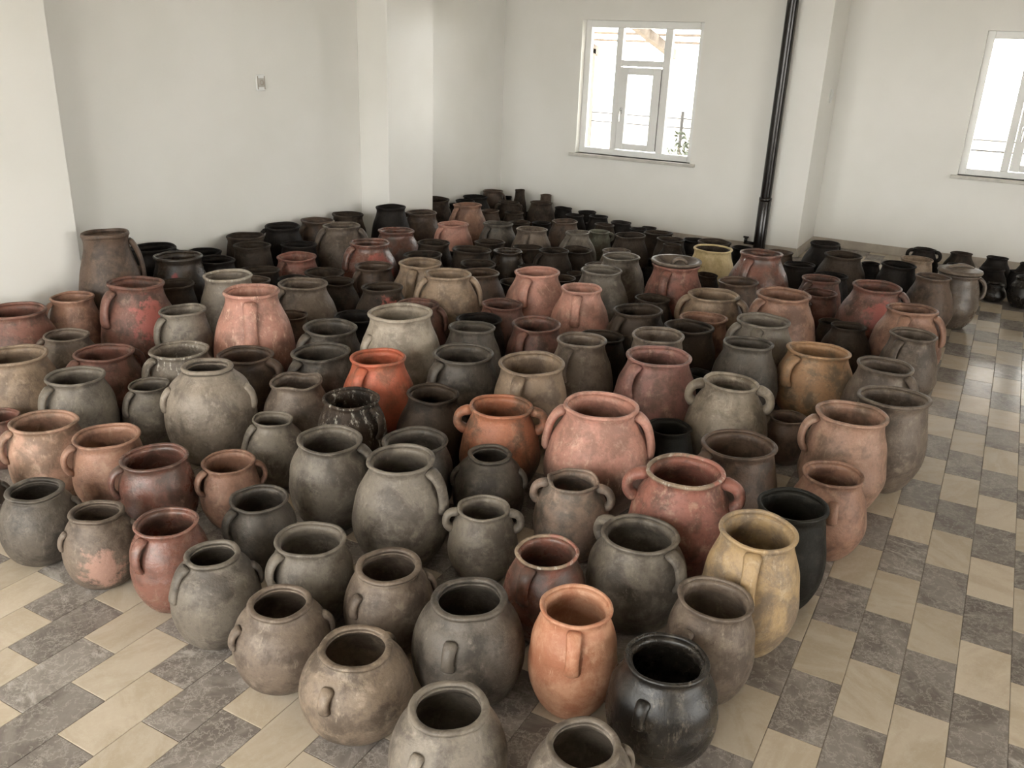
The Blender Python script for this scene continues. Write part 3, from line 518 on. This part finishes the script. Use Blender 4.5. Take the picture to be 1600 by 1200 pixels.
 (-0.968, 4.281, 0.412, 0.251, 0.175, 77, 'greydark', [], {}, 6.814, 'tall dark grey clay pot beside ochre jug', None),
 (-0.658, 4.505, 0.372, 0.324, 0.204, 98, 'ochre', [(-40, 's', 1.0)], {}, 8.928, 'ochre clay jug with flared rim and strap handle', None),
 (-0.316, 4.311, 0.418, 0.258, 0.176, 85, 'greybrown', [(60, 's', 1.0)], {}, 8.637, 'tall grey-brown clay jug with strap handle beside ochre jug', None),
 (-0.226, 3.871, 0.425, 0.299, 0.168, 108, 'greybrown', [], {'oval': '1'}, 4.188, 'tall grey-brown jar with warped oval mouth beside open floor', None),
 (-0.347, 3.545, 0.433, 0.287, 0.175, 111, 'pinktan', [(-70, 's', 1.0)], {}, 7.847, 'tall pinkish tan clay jug with strap handle beside warped tall jar', None),
 (-0.646, 3.874, 0.225, 0.171, 0.102, 58, 'brown', [], {}, 8.562, 'small brown clay pot beside pale grey ring-handled pot', None),
 (-0.69, 3.137, 0.366, 0.29, 0.167, 117, 'brown', [(-50, 's', 1.0)], {}, 5.714, 'brown wide-mouthed pot with strap handle beside pale-rimmed red pot', None),
 (-0.333, 3.149, 0.332, 0.221, 0.149, 93, 'redtan', [(10, 'l', 1.0)], {}, 6.225, 'reddish tan clay jug with lug handle beside greenish black jar', None),
 (-0.767, 2.709, 0.412, 0.278, 0.188, 124, 'red', [(-85, 'e', 1.0), (85, 'e', 1.0)], {'crust': '1'}, 3.847, 'brick-red pot with pale rim and two ring handles', None),
 (-1.055, 3.395, 0.251, 0.198, 0.114, 71, 'greenblack', [], {}, 5.81, 'greenish black wide-mouthed clay pot beside pale grey ring-handled pot', None),
 (-0.393, 2.722, 0.383, 0.235, 0.135, 110, 'greenblack', [], {}, 6.067, 'tall greenish black jar beside the open tiled floor', None),
 (-0.438, 2.431, 0.417, 0.24, 0.155, 122, 'ochretan', [(-2, 's', 1.0)], {}, 0.886, 'tan and ochre tapering jar at the edge of open floor', None),
 (-0.788, 2.353, 0.33, 0.254, 0.165, 123, 'grey', [(55, 's', 1.0), (-130, 'e', 1.0)], {}, 6.366, 'grey pot with two handles beside cream-crusted jug', None),
 (-0.475, 2.143, 0.326, 0.219, 0.132, 120, 'greybrown', [(-30, 'l', 1.0)], {}, 9.835, 'grey-brown clay jug with lug handle beside tan-ochre jar', None),
 (-3.523, 1.93, 0.228, 0.166, 0.104, 61, 'redbrown', [], {}, 8.722, 'small red-brown clay pot near glittering ash jug', None),
 (-3.109, 1.871, 0.327, 0.251, 0.15, 99, 'pinktan', [(-80, 's', 1.0)], {}, 7.236, 'pinkish tan clay jug with strap handle near big ash-grey jar', None),
 (-2.821, 1.934, 0.314, 0.245, 0.141, 99, 'redtan', [(-80, 's', 1.0)], {}, 3.907, 'reddish tan wide-mouthed pot with strap handle near pink-flaked globe pot', None),
 (-2.53, 1.913, 0.31, 0.24, 0.14, 101, 'redbrown', [(-80, 's', 1.0), (140, 's', 1.0)], {'glaze': '1'}, 7.303, 'shiny red-brown wide-mouthed pot with two handles beside pink-flaked globe pot', None),
 (-2.351, 2.099, 0.264, 0.199, 0.115, 82, 'redtan', [(-64, 's', 1.0), (90, 's', 1.0)], {}, 5.793, 'reddish tan wide-mouthed pot with two handles near pink-flaked globe pot', None),
 (-2.732, 1.57, 0.269, 0.192, 0.134, 86, 'greydark', [(80, 'l', 1.0), (-100, 'l', 1.0)], {'type': 'globe'}, 4.417, 'dark grey pot with two handles beside pink-flaked globe pot', None),
 (-2.429, 1.588, 0.267, 0.176, 0.123, 82, 'greybrown', [(80, 'l', 1.0), (-80, 'l', 1.0)], {'patch': 'pink', 'type': 'globe'}, 8.316, 'grey-brown globe pot with flaking pink patch on bare floor', None),
 (-2.128, 1.623, 0.304, 0.2, 0.125, 97, 'redbrown', [(-50, 's', 1.0)], {'glaze': '1'}, 0.921, 'shiny red-brown clay jug with strap handle beside loop-handled grey jug', None),
 (-1.869, 1.574, 0.3, 0.164, 0.135, 84, 'grey', [(-70, 's', 1.0), (90, 'l', 1.0)], {'type': 'globe'}, 7.452, 'grey round jug with long looping handle on bare tiles', None),
 (-2.03, 1.932, 0.278, 0.202, 0.126, 91, 'greydark', [(-60, 's', 1.0)], {}, 0.392, 'dark grey clay jug with strap handle beside loop-handled grey jug', None),
 (-1.683, 1.803, 0.297, 0.225, 0.135, 111, 'grey', [(-60, 's', 1.0)], {}, 5.993, 'grey clay jug with strap handle beside loop-handled grey jug', None),
 (-1.564, 1.537, 0.262, 0.184, 0.143, 100, 'greybrown', [(-75, 'l', 1.0), (85, 'l', 1.0)], {'type': 'globe'}, 4.813, 'grey-brown globe pot with two handles beside ash-streaked globe pot', None),
 (-1.396, 1.83, 0.284, 0.203, 0.142, 104, 'greybrown', [(-50, 'l', 1.0), (100, 'l', 1.0)], {'type': 'globe'}, 2.356, 'grey-brown pot with two handles beside dark grey globe pot', None),
 (-1.264, 1.506, 0.251, 0.2, 0.155, 116, 'ashbrown', [(-35, 'l', 1.0), (140, 'l', 1.0)], {'type': 'globe'}, 6.944, 'ash-streaked brown globe pot with pale base on bare tiles', None),
 (-1.075, 1.778, 0.318, 0.217, 0.163, 120, 'greydark', [(-20, 'l', 1.0), (150, 'l', 1.0)], {'type': 'globe'}, 4.973, 'dark grey globe pot with shiny front lug', None),
 (-0.902, 1.408, 0.292, 0.195, 0.146, 127, 'grey', [(-35, 'l', 1.0), (150, 'l', 1.0)], {'type': 'globe'}, 6.122, 'grey globe pot with two handles beside front ash-grey globe pot', None),
 (-1.012, 2.137, 0.302, 0.203, 0.137, 101, 'redbrown', [(-30, 's', 1.0)], {'crust': '1', 'glaze': '1'}, 9.121, 'red-brown glazed jug with crusted cream rim', None),
 (-0.791, 1.881, 0.338, 0.206, 0.128, 116, 'orange2', [(0, 's', 1.0), (170, 's', 1.0)], {}, 2.607, 'light orange slender jug with long front strap handle', None),
 (-0.585, 1.495, 0.265, 0.177, 0.133, 119, 'ash', [(120, 'l', 1.0)], {'type': 'globe'}, 0.211, 'ash-grey globe pot at the very front of the group', None),
 (-0.512, 1.848, 0.299, 0.222, 0.149, 133, 'black', [(-20, 'l', 1.0)], {'glaze': '1', 'splash': '.7'}, 3.05, 'glossy black charred pot at the front corner of the group', None),
 (-2.035, 2.314, 0.356, 0.249, 0.162, 102, 'grey', [(70, 's', 1.0)], {}, 6.746, 'grey clay jug with strap handle beside large smooth grey jug', None),
 (-1.801, 2.542, 0.323, 0.263, 0.157, 105, 'greydark', [], {}, 2.085, 'dark grey clay pot beside large smooth grey jug', None),
 (-1.648, 2.24, 0.409, 0.242, 0.176, 108, 'grey', [(60, 's', 1.0)], {}, 1.762, 'large smooth grey jug with swollen belly', None),
 (-1.51, 2.625, 0.31, 0.172, 0.142, 70, 'greydark', [(80, 'l', 1.0), (-84, 'l', 1.0)], {'type': 'globe'}, 8.976, 'dark grey globe pot with two handles beside orange ring-handled pot', None),
 (-1.144, 2.604, 0.31, 0.194, 0.141, 83, 'greypink', [(-90, 'e', 1.0), (80, 'e', 1.0)], {'wavy': '1'}, 6.568, 'grey-pink pot with broken rim and two ring handles', None),
 (-1.344, 2.305, 0.276, 0.186, 0.126, 84, 'grey', [(-86, 'e', 1.0), (85, 'e', 1.0)], {}, 4.431, 'grey pot with two handles beside large smooth grey jug', None),
 (-3.063, 1.544, 0.24, 0.156, 0.109, 67, 'greydark', [(80, 'l', 1.0)], {}, 8.839, 'small dark grey clay jug with lug handle near pink-flaked globe pot', None),
]

# ------------------------------------------------------------------ floor: 15 x 30 cm marble in running bond
fl = tag(MB().box((XL-T, YB-T, -.12), (XR+T, Y2+T, -.004)).build('floor', M_GROUT), 'floor of beige and grey marble tiles in staggered rows', 'floor', kind='structure')
TW, TL, X0 = .150, .298, -2.517
def tile_geo(x0, x1, y0, y1):
    g, b = .0008, .0016
    x0 += g; x1 -= g; y0 += g; y1 -= g
    vs = [(x0, y0, -.004), (x1, y0, -.004), (x1, y1, -.004), (x0, y1, -.004), (x0, y0, -b*.5), (x1, y0, -b*.5), (x1, y1, -b*.5), (x0, y1, -b*.5),
          (x0+b, y0+b, 0), (x1-b, y0+b, 0), (x1-b, y1-b, 0), (x0+b, y1-b, 0)]
    return vs, [(0,1,5,4),(1,2,6,5),(2,3,7,6),(3,0,4,7),(4,5,9,8),(5,6,10,9),(6,7,11,10),(7,4,8,11),(8,9,10,11)]
PA = np.array([(p[0], p[1], p[2], p[4]) for p in POTS])
fpx = 1362.32
def visible(pt):
    d = np.array((pt[0], pt[1], -CAM_H)); c = d @ np.array(Fv)
    if c < .1: return None
    u, v = 800 + fpx*(d @ np.array(Rv))/c, 600 - fpx*(d @ np.array(Uv))/c
    if not (-20 < u < 1620 and 0 < v < 1220): return None
    t = np.clip((PA[:, 0]*pt[0] + PA[:, 1]*pt[1])/(pt[0]**2 + pt[1]**2), 0, 1)
    dist = np.hypot(PA[:, 0] - t*pt[0], PA[:, 1] - t*pt[1])
    if np.any((dist < PA[:, 3]*.93) & (CAM_H*(1-t) < PA[:, 2]*.8)): return None
    return 1.0/c**2 * (CAM_H/math.sqrt(pt[0]**2+pt[1]**2+CAM_H**2))
tiles = []
for k in range(int((XL-X0)/TW)-1, int((XR-X0)/TW)+1):
    xa, xb = max(XL, X0+k*TW), min(XR, X0+(k+1)*TW)
    if xb - xa < .01: continue
    ds = (1.5 + .5*(18-k)) % 2
    for n in range(-14, 34):
        s = n + (ds % 1)
        ya, yb = s*TL, (s+1)*TL
        xlim = Y2 if xb > XS else Y1
        if ya < YB or yb > xlim + .2: continue
        yb = min(yb, xlim)
        if yb - ya < .02: continue
        dark = (int(round(s - ds)) % 2) == 0
        sc = 0
        if ya > .5:
            for fx, fy in ((.5, .5), (.12, .1), (.88, .1), (.12, .9), (.88, .9)):
                sc += visible((xa+(xb-xa)*fx, ya+(yb-ya)*fy)) or 0
        tiles.append((sc, xa, xb, ya, yb, dark))
tiles.sort(key=lambda t: -t[0])
shared = {}
rest = {True: MB(), False: MB()}
for i, (sc, xa, xb, ya, yb, dark) in enumerate(tiles):
    if i < 300 and sc > 0 and xb-xa > TW-.001 and yb-ya > TL-.001:
        if dark not in shared:
            vs, fs = tile_geo(0, TW, 0, TL); me = bpy.data.meshes.new('tile'); me.from_pydata(vs, [], fs); me.update()
            me.materials.append(M_DARK if dark else M_LIGHT); shared[dark] = me
        o = link('tile', shared[dark], fl); o.location = (xa, ya, 0)
    else: rest[dark].add(*tile_geo(xa, xb, ya, yb))
for dark in (True, False):
    tag(rest[dark].build('tile_field', M_DARK if dark else M_LIGHT, fl), kind='stuff')

# ------------------------------------------------------------------ pots
def spline(pts, n):
    pts = [Vector((a, b, 0)) for a, b in pts]; out = []
    P_ = [pts[0]*2 - pts[1]] + pts + [pts[-1]*2 - pts[-2]]
    for i in range(1, len(P_)-2):
        a, b, c, d = P_[i-1:i+3]
        for k in range(n):
            t = k/n
            q = .5*((2*b) + (c-a)*t + (2*a-5*b+4*c-d)*t*t + (3*b-a-3*c+d)*t**3); out.append((max(q.x, .001), q.y))
    out.append((pts[-1].x, pts[-1].y)); return out
def pot_profile(h, r, R, kind, full=.7):
    ratio = R/r
    if kind == 'globe':
        c = [(.50*R, .0), (.62*R, .015), (.83*R, .12), (.965*R, .30), (R, .47), (.955*R, .64), (.83*R, .80), (.70*R*.5+.99*r*.5, .895), (.955*r, .95)]
    elif kind == 'bottle':
        c = [(.80*R, .0), (.86*R, .02), (.98*R, .2), (.95*R, .45), (.86*R, .62), (max(.72*R, 1.0*r), .78), (.97*r, .9), (.96*r, .97)]
    elif ratio < 1.16:
        c = [(.52*R, .0), (.61*R, .015), (.80*R, .13), (.955*R, .29), (R, .43), (.98*R, .57), (.45*R+.52*r, .72), (.16*R+.79*r, .84), (.93*r, .915), (.965*r, .97)]
    else:
        rn, s = .925*r, full                               # s: 0 = conical shoulder, 1 = round full shoulder
        c = [(.50*R, .0), (.60*R, .015), (.80*R, .13), (.955*R, .29), (R, .40+.08*s), (R*(.95+.035*s), .55), ((.62+.26*s)*R+(.38-.26*s)*rn, .69),
             ((.28+.26*s)*R+(.72-.26*s)*rn, .80), ((.08+.10*s)*R+(.92-.10*s)*rn, .87), (rn, .93), (.965*r, .972)]
    return [(a, b*h) for a, b in c]
def radius_at(prof, z):
    for (a, za), (b, zb) in zip(prof, prof[1:]):
        if za <= z <= zb: return a + (b-a)*((z-za)/max(zb-za, 1e-6))
    return prof[-1][0]
def arc_path(p0, p1, out, n=12, sag=.0, drop=.0):
    r0, z0 = p0; r1, z1 = p1; pts = []
    for i in range(n+1):
        t = i/n; s = math.sin(PI*t)**.75
        pts.append((r0+(r1-r0)*t + out*s, z0+(z1-z0)*t + sag*math.sin(PI*min(1, t*1.6))*(t < .63)))
    return pts
def make_pot(x, y, h, D, R, w, col, handles, opt, seed, label, group):
    rn = random.Random(int(seed*1e4)); r = D/2; kind = opt.get('type', 'jar')
    nm = 'clay_jug' if len(handles) == 1 else 'two_handled_pot' if len(handles) == 2 else 'clay_pot'
    root = empty(nm, (x, y, .0)); tag(root, label, 'jug' if len(handles) == 1 else 'pot', group)
    glz = 1 if 'glaze' in opt else 0
    front = Vector((-x, -y)).normalized(); right = Vector((y, -x)).normalized()
    def dirv(a): a = math.radians(a); return front*math.cos(a) + right*math.sin(a)
    extra = {}
    if 'patch' in opt:
        pc, a, zf, rf = dict(red=((150, 84, 76), 22, .66, .62), pink=((158, 124, 110), -5, .40, .62), label=((140, 36, 36), -12, .80, .16), brown=((104, 86, 62), -62, .50, .75))[opt['patch']]
        dv = dirv(a); zz = zf*h; rr = radius_at(pot_profile(h, r, R, kind), zz); extra['patch'] = (pc, dv.x*rr, dv.y*rr, zz, rf*R)
    if 'splash' in opt: extra['splash'] = float(opt['splash'])
    if 'stain' in opt: extra['soot_base'] = float(opt['stain'])*h
    mat = clay_mat(col, glz, **extra)
    seg = 52 if w > 75 else 36 if w > 40 else 24
    sub = 4 if w > 75 else 3
    full = rn.uniform(-.3, .25) if y > 2.9 else rn.uniform(.2, .85)
    prof = spline(pot_profile(h, r, R, kind, full), sub)
    wav = .0055 if 'wavy' in opt else .0015
    e2, p2, p3, p5, tl = rn.uniform(.003, .014), rn.uniform(0, 6.3), rn.uniform(0, 6.3), rn.uniform(0, 6.3), rn.uniform(0, .045)
    if 'oval' in opt: e2 = .05
    if 'lid' in opt: tl, wav = 0.0, .0008
    def warp(a, z, th):
        f = max(0, z/h)
        a2 = a*(1 + e2*math.cos(2*th+p2)*(.4+.6*f) + .006*math.cos(3*th+p3) + .003*math.cos(7*th+p5))
        z2 = z + (f**4)*(tl*r*math.cos(th-p3) + wav*math.cos(3*th+p5) + wav*.6*math.cos(5*th+p2))
        return a2, max(z2, 0)
    th_ = .03*r + .0035                                   # wall thickness
    lipw = .15 if kind == 'globe' else .085
    ri = r*(1-lipw*1.35)
    ztop = prof[-1][1]
    inner = [(max(a - max(th_*1.6, .0155*R/.16), .01), z) for a, z in prof if z > .05*h]
    inner = [(min(a, ri) if z > .93*h else a, z) for a, z in inner]
    n_out = len(prof) + 1
    shell = [(.002, .0)] + prof + [(ri, ztop)] + inner[::-1][1::(1 if w > 75 else 2)] + [(.35*R, .055*h), (.002, .05*h)]
    body = MB().lathe(shell, seg, warp).build('body', mat, root, True)
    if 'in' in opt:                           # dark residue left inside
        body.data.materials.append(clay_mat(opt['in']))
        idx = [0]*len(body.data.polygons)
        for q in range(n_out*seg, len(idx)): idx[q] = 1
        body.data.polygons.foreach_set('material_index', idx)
    # rolled lip
    rc, hw, hh = (r + ri)/2, (r - ri)/2, max(.0075, .030*h)*(1.15 if kind == 'globe' else 1)
    zc = h - hh*.55
    ring = [(rc + hw*math.copysign(abs(math.cos(t))**.8, math.cos(t)), zc + hh*.62*math.sin(t)) for t in [2*PI*k/10 for k in range(10)]]
    rim_mat = mat
    if 'crust' in opt: rim_mat = clay_mat('ashlight' if col == 'ash' else 'tan', 0, splash=1, patch=(CLAY[col][0], r*.8, r*.6, h, r*1.2))
    rim = MB().lathe(ring[::-1], seg, warp, True).build('rim', rim_mat, root, True)
    objs = [body, rim]
    pr_ = prof
    for a, ty, hs_ in handles:
        d = dirv(a); side = Vector((-d.y, d.x, 0))
        if ty == 's':
            z0, z1 = .935*h, rn.uniform(.54, .60)*h; r0, r1 = radius_at(pr_, z0)-.001, radius_at(pr_, z1)-.002
            path = arc_path((r0, z0), (r1, z1), max(.012, .30*r - .35*max(0, r1-r0-.02)), 14, .012*(R/.16)); rad = .014*(R/.16); fl_ = 1.9
        elif ty == 'e':
            z0, z1 = .94*h, .70*h; r0, r1 = radius_at(pr_, z0)-.002, radius_at(pr_, z1)-.009*R/.16
            path = arc_path((r0, z0), (r1, z1), .37*r, 14, .012); rad = .019*(R/.16); fl_ = 1.3
        else:
            z0, z1 = .80*h, .58*h; r0, r1 = radius_at(pr_, z0)-.004*R/.16, radius_at(pr_, z1)-.004*R/.16
            path = arc_path((r0, z0), (r1, z1), .11*R, 12, .004); rad = .0125*(R/.16); fl_ = 1.6
        n = len(path); base_ = [path[0][0] + (path[-1][0]-path[0][0])*i/(n-1) for i in range(n)]
        pts = [(d.x*(b_+(q-b_)*hs_), d.y*(b_+(q-b_)*hs_), z) for (q, z), b_ in zip(path, base_)]
        rads = [rad*((.9 if i in (0, n-1) else 1.18) - .28*math.sin(PI*i/(n-1))**.6*(i not in (0, n-1))) for i in range(n)]
        objs.append(MB().tube(pts, rads, 10 if w > 60 else 8, fl_, side).build('handle', mat, root, True))
    for o in objs: o['seed'] = seed
    return root
def make_lid(x, y, z, D, kind, col, seed, label):
    root = empty('lid', (x, y, z)); tag(root, label, 'lid'); mat = clay_mat(col, 0); r = D/2
    if kind == 'dish':     # lid laid upside down: shallow bowl with a flange and a loop inside
        prof = [(.002, -.035), (.5*r, -.034), (.80*r, -.012), (.93*r, .004), (1.03*r, .008), (1.05*r, .016), (1.03*r, .024), (.92*r, .022), (.78*r, .006), (.5*r, -.018), (.002, -.022)]
        b = MB().lathe(prof, 48).build('plate', mat, root, True)
        p = [(.02+.052*math.cos(t), .0, -.02+.05*math.sin(t)) for t in [PI*k/10 for k in range(11)]]
        hnd = MB().tube(p, .011, 10, 1.5, (0, 1, 0)).build('handle', mat, root, True); hnd.rotation_euler.z = .5
    else:
        prof = [(.002, .0), (.90*r, .0), (1.05*r, .0), (1.08*r, .009), (1.05*r, .02), (.9*r, .024), (.5*r, .034), (.002, .040)]
        b = MB().lathe(prof, 48).build('plate', mat, root, True)
        p = [(-.085+.17*t, 0, .030 + .022*math.sin(PI*t)) for t in [k/12 for k in range(13)]]
        hnd = MB().tube(p, .011, 10, 1.3, (0, 1, 0)).build('handle', mat, root, True); hnd.rotation_euler.z = .45
    for o in (b, hnd): o['seed'] = seed
    return root
for p in POTS:
    make_pot(*p)
    if 'lid' in p[8]:
        if p[8]['lid'] == 'dish': make_lid(p[0], p[1], p[2]+.004, p[3], 'dish', 'greybrown', p[9]+.11, 'upturned grey-brown clay lid resting on the red jug')
        else: make_lid(p[0], p[1], p[2]+.007, p[3], 'cap', 'greybrown', p[9]+.11, 'flat clay lid with ridge handle on the tall glazed jar')

# ------------------------------------------------------------------ black pipe, socket, switch
pp = empty('stove_pipe', (-1.92, 8.36, 0)); tag(pp, 'black enamel pipe running up the wall corner from floor to ceiling', 'pipe')
MB().lathe([(.050, .50), (.050, ZC)], 28).build('tube', M_PIPE, pp, True)
MB().lathe([(.056, 0), (.056, .52), (.050, .53)], 28).build('lower_tube', M_PIPE, pp, True)
for z in (.52, 2.9):
    MB().lathe([(.050, z-.02), (.0575, z-.016), (.0585, z), (.0575, z+.016), (.050, z+.02)], 28).build('collar', M_PIPE, pp, True)
for z in (1.0, 2.2):
    MB().box((-.02, .045, z-.015), (.02, .085, z+.015)).build('bracket', M_PIPE, pp)
tp = MB().tube([(-.05, 0, .095), (-.145, -.01, .10)], .016, 10)
tp.tube([(-.13, -.01, .085), (-.13, -.01, .15)], .016, 10); tp.tube([(-.155, -.01, .15), (-.105, -.01, .15)], .009, 8)
tp.build('valve', M_PIPE, pp, True)
so = empty('wall_socket', (XL, 4.911, 1.459)); tag(so, 'small white socket plate on the left wall', 'socket')
bev(MB().box((0, -.042, -.055), (.012, .042, .055)).build('plate', M_PVC, so), .003)
bev(MB().box((.012, -.028, -.03), (.017, .028, .03)).build('insert', M_SILL, so), .002)
o = MB().lathe([(.019, 0), (.019, .004), (.014, .004), (.013, -.004), (.001, -.004)], 20).build('recess', M_SKIRT, so, True); o.rotation_euler = (0, PI/2, 0); o.location = (.0175, 0, 0)
for s_ in (-1, 1): MB().box((.012, s_*.034-.003, -.045), (.0155, s_*.034+.003, .045)).build('clip', M_SKIRT, so)
sw = empty('light_switch', (XS, 8.93, 1.445)); tag(sw, 'white switch on the short return wall by the pipe', 'switch')
bev(MB().box((0, -.042, -.06), (.012, .042, .06)).build('plate', M_PVC, sw), .003)
bev(MB().box((.012, -.022, -.035), (.02, .022, .035)).build('rocker', M_PVC, sw), .003)
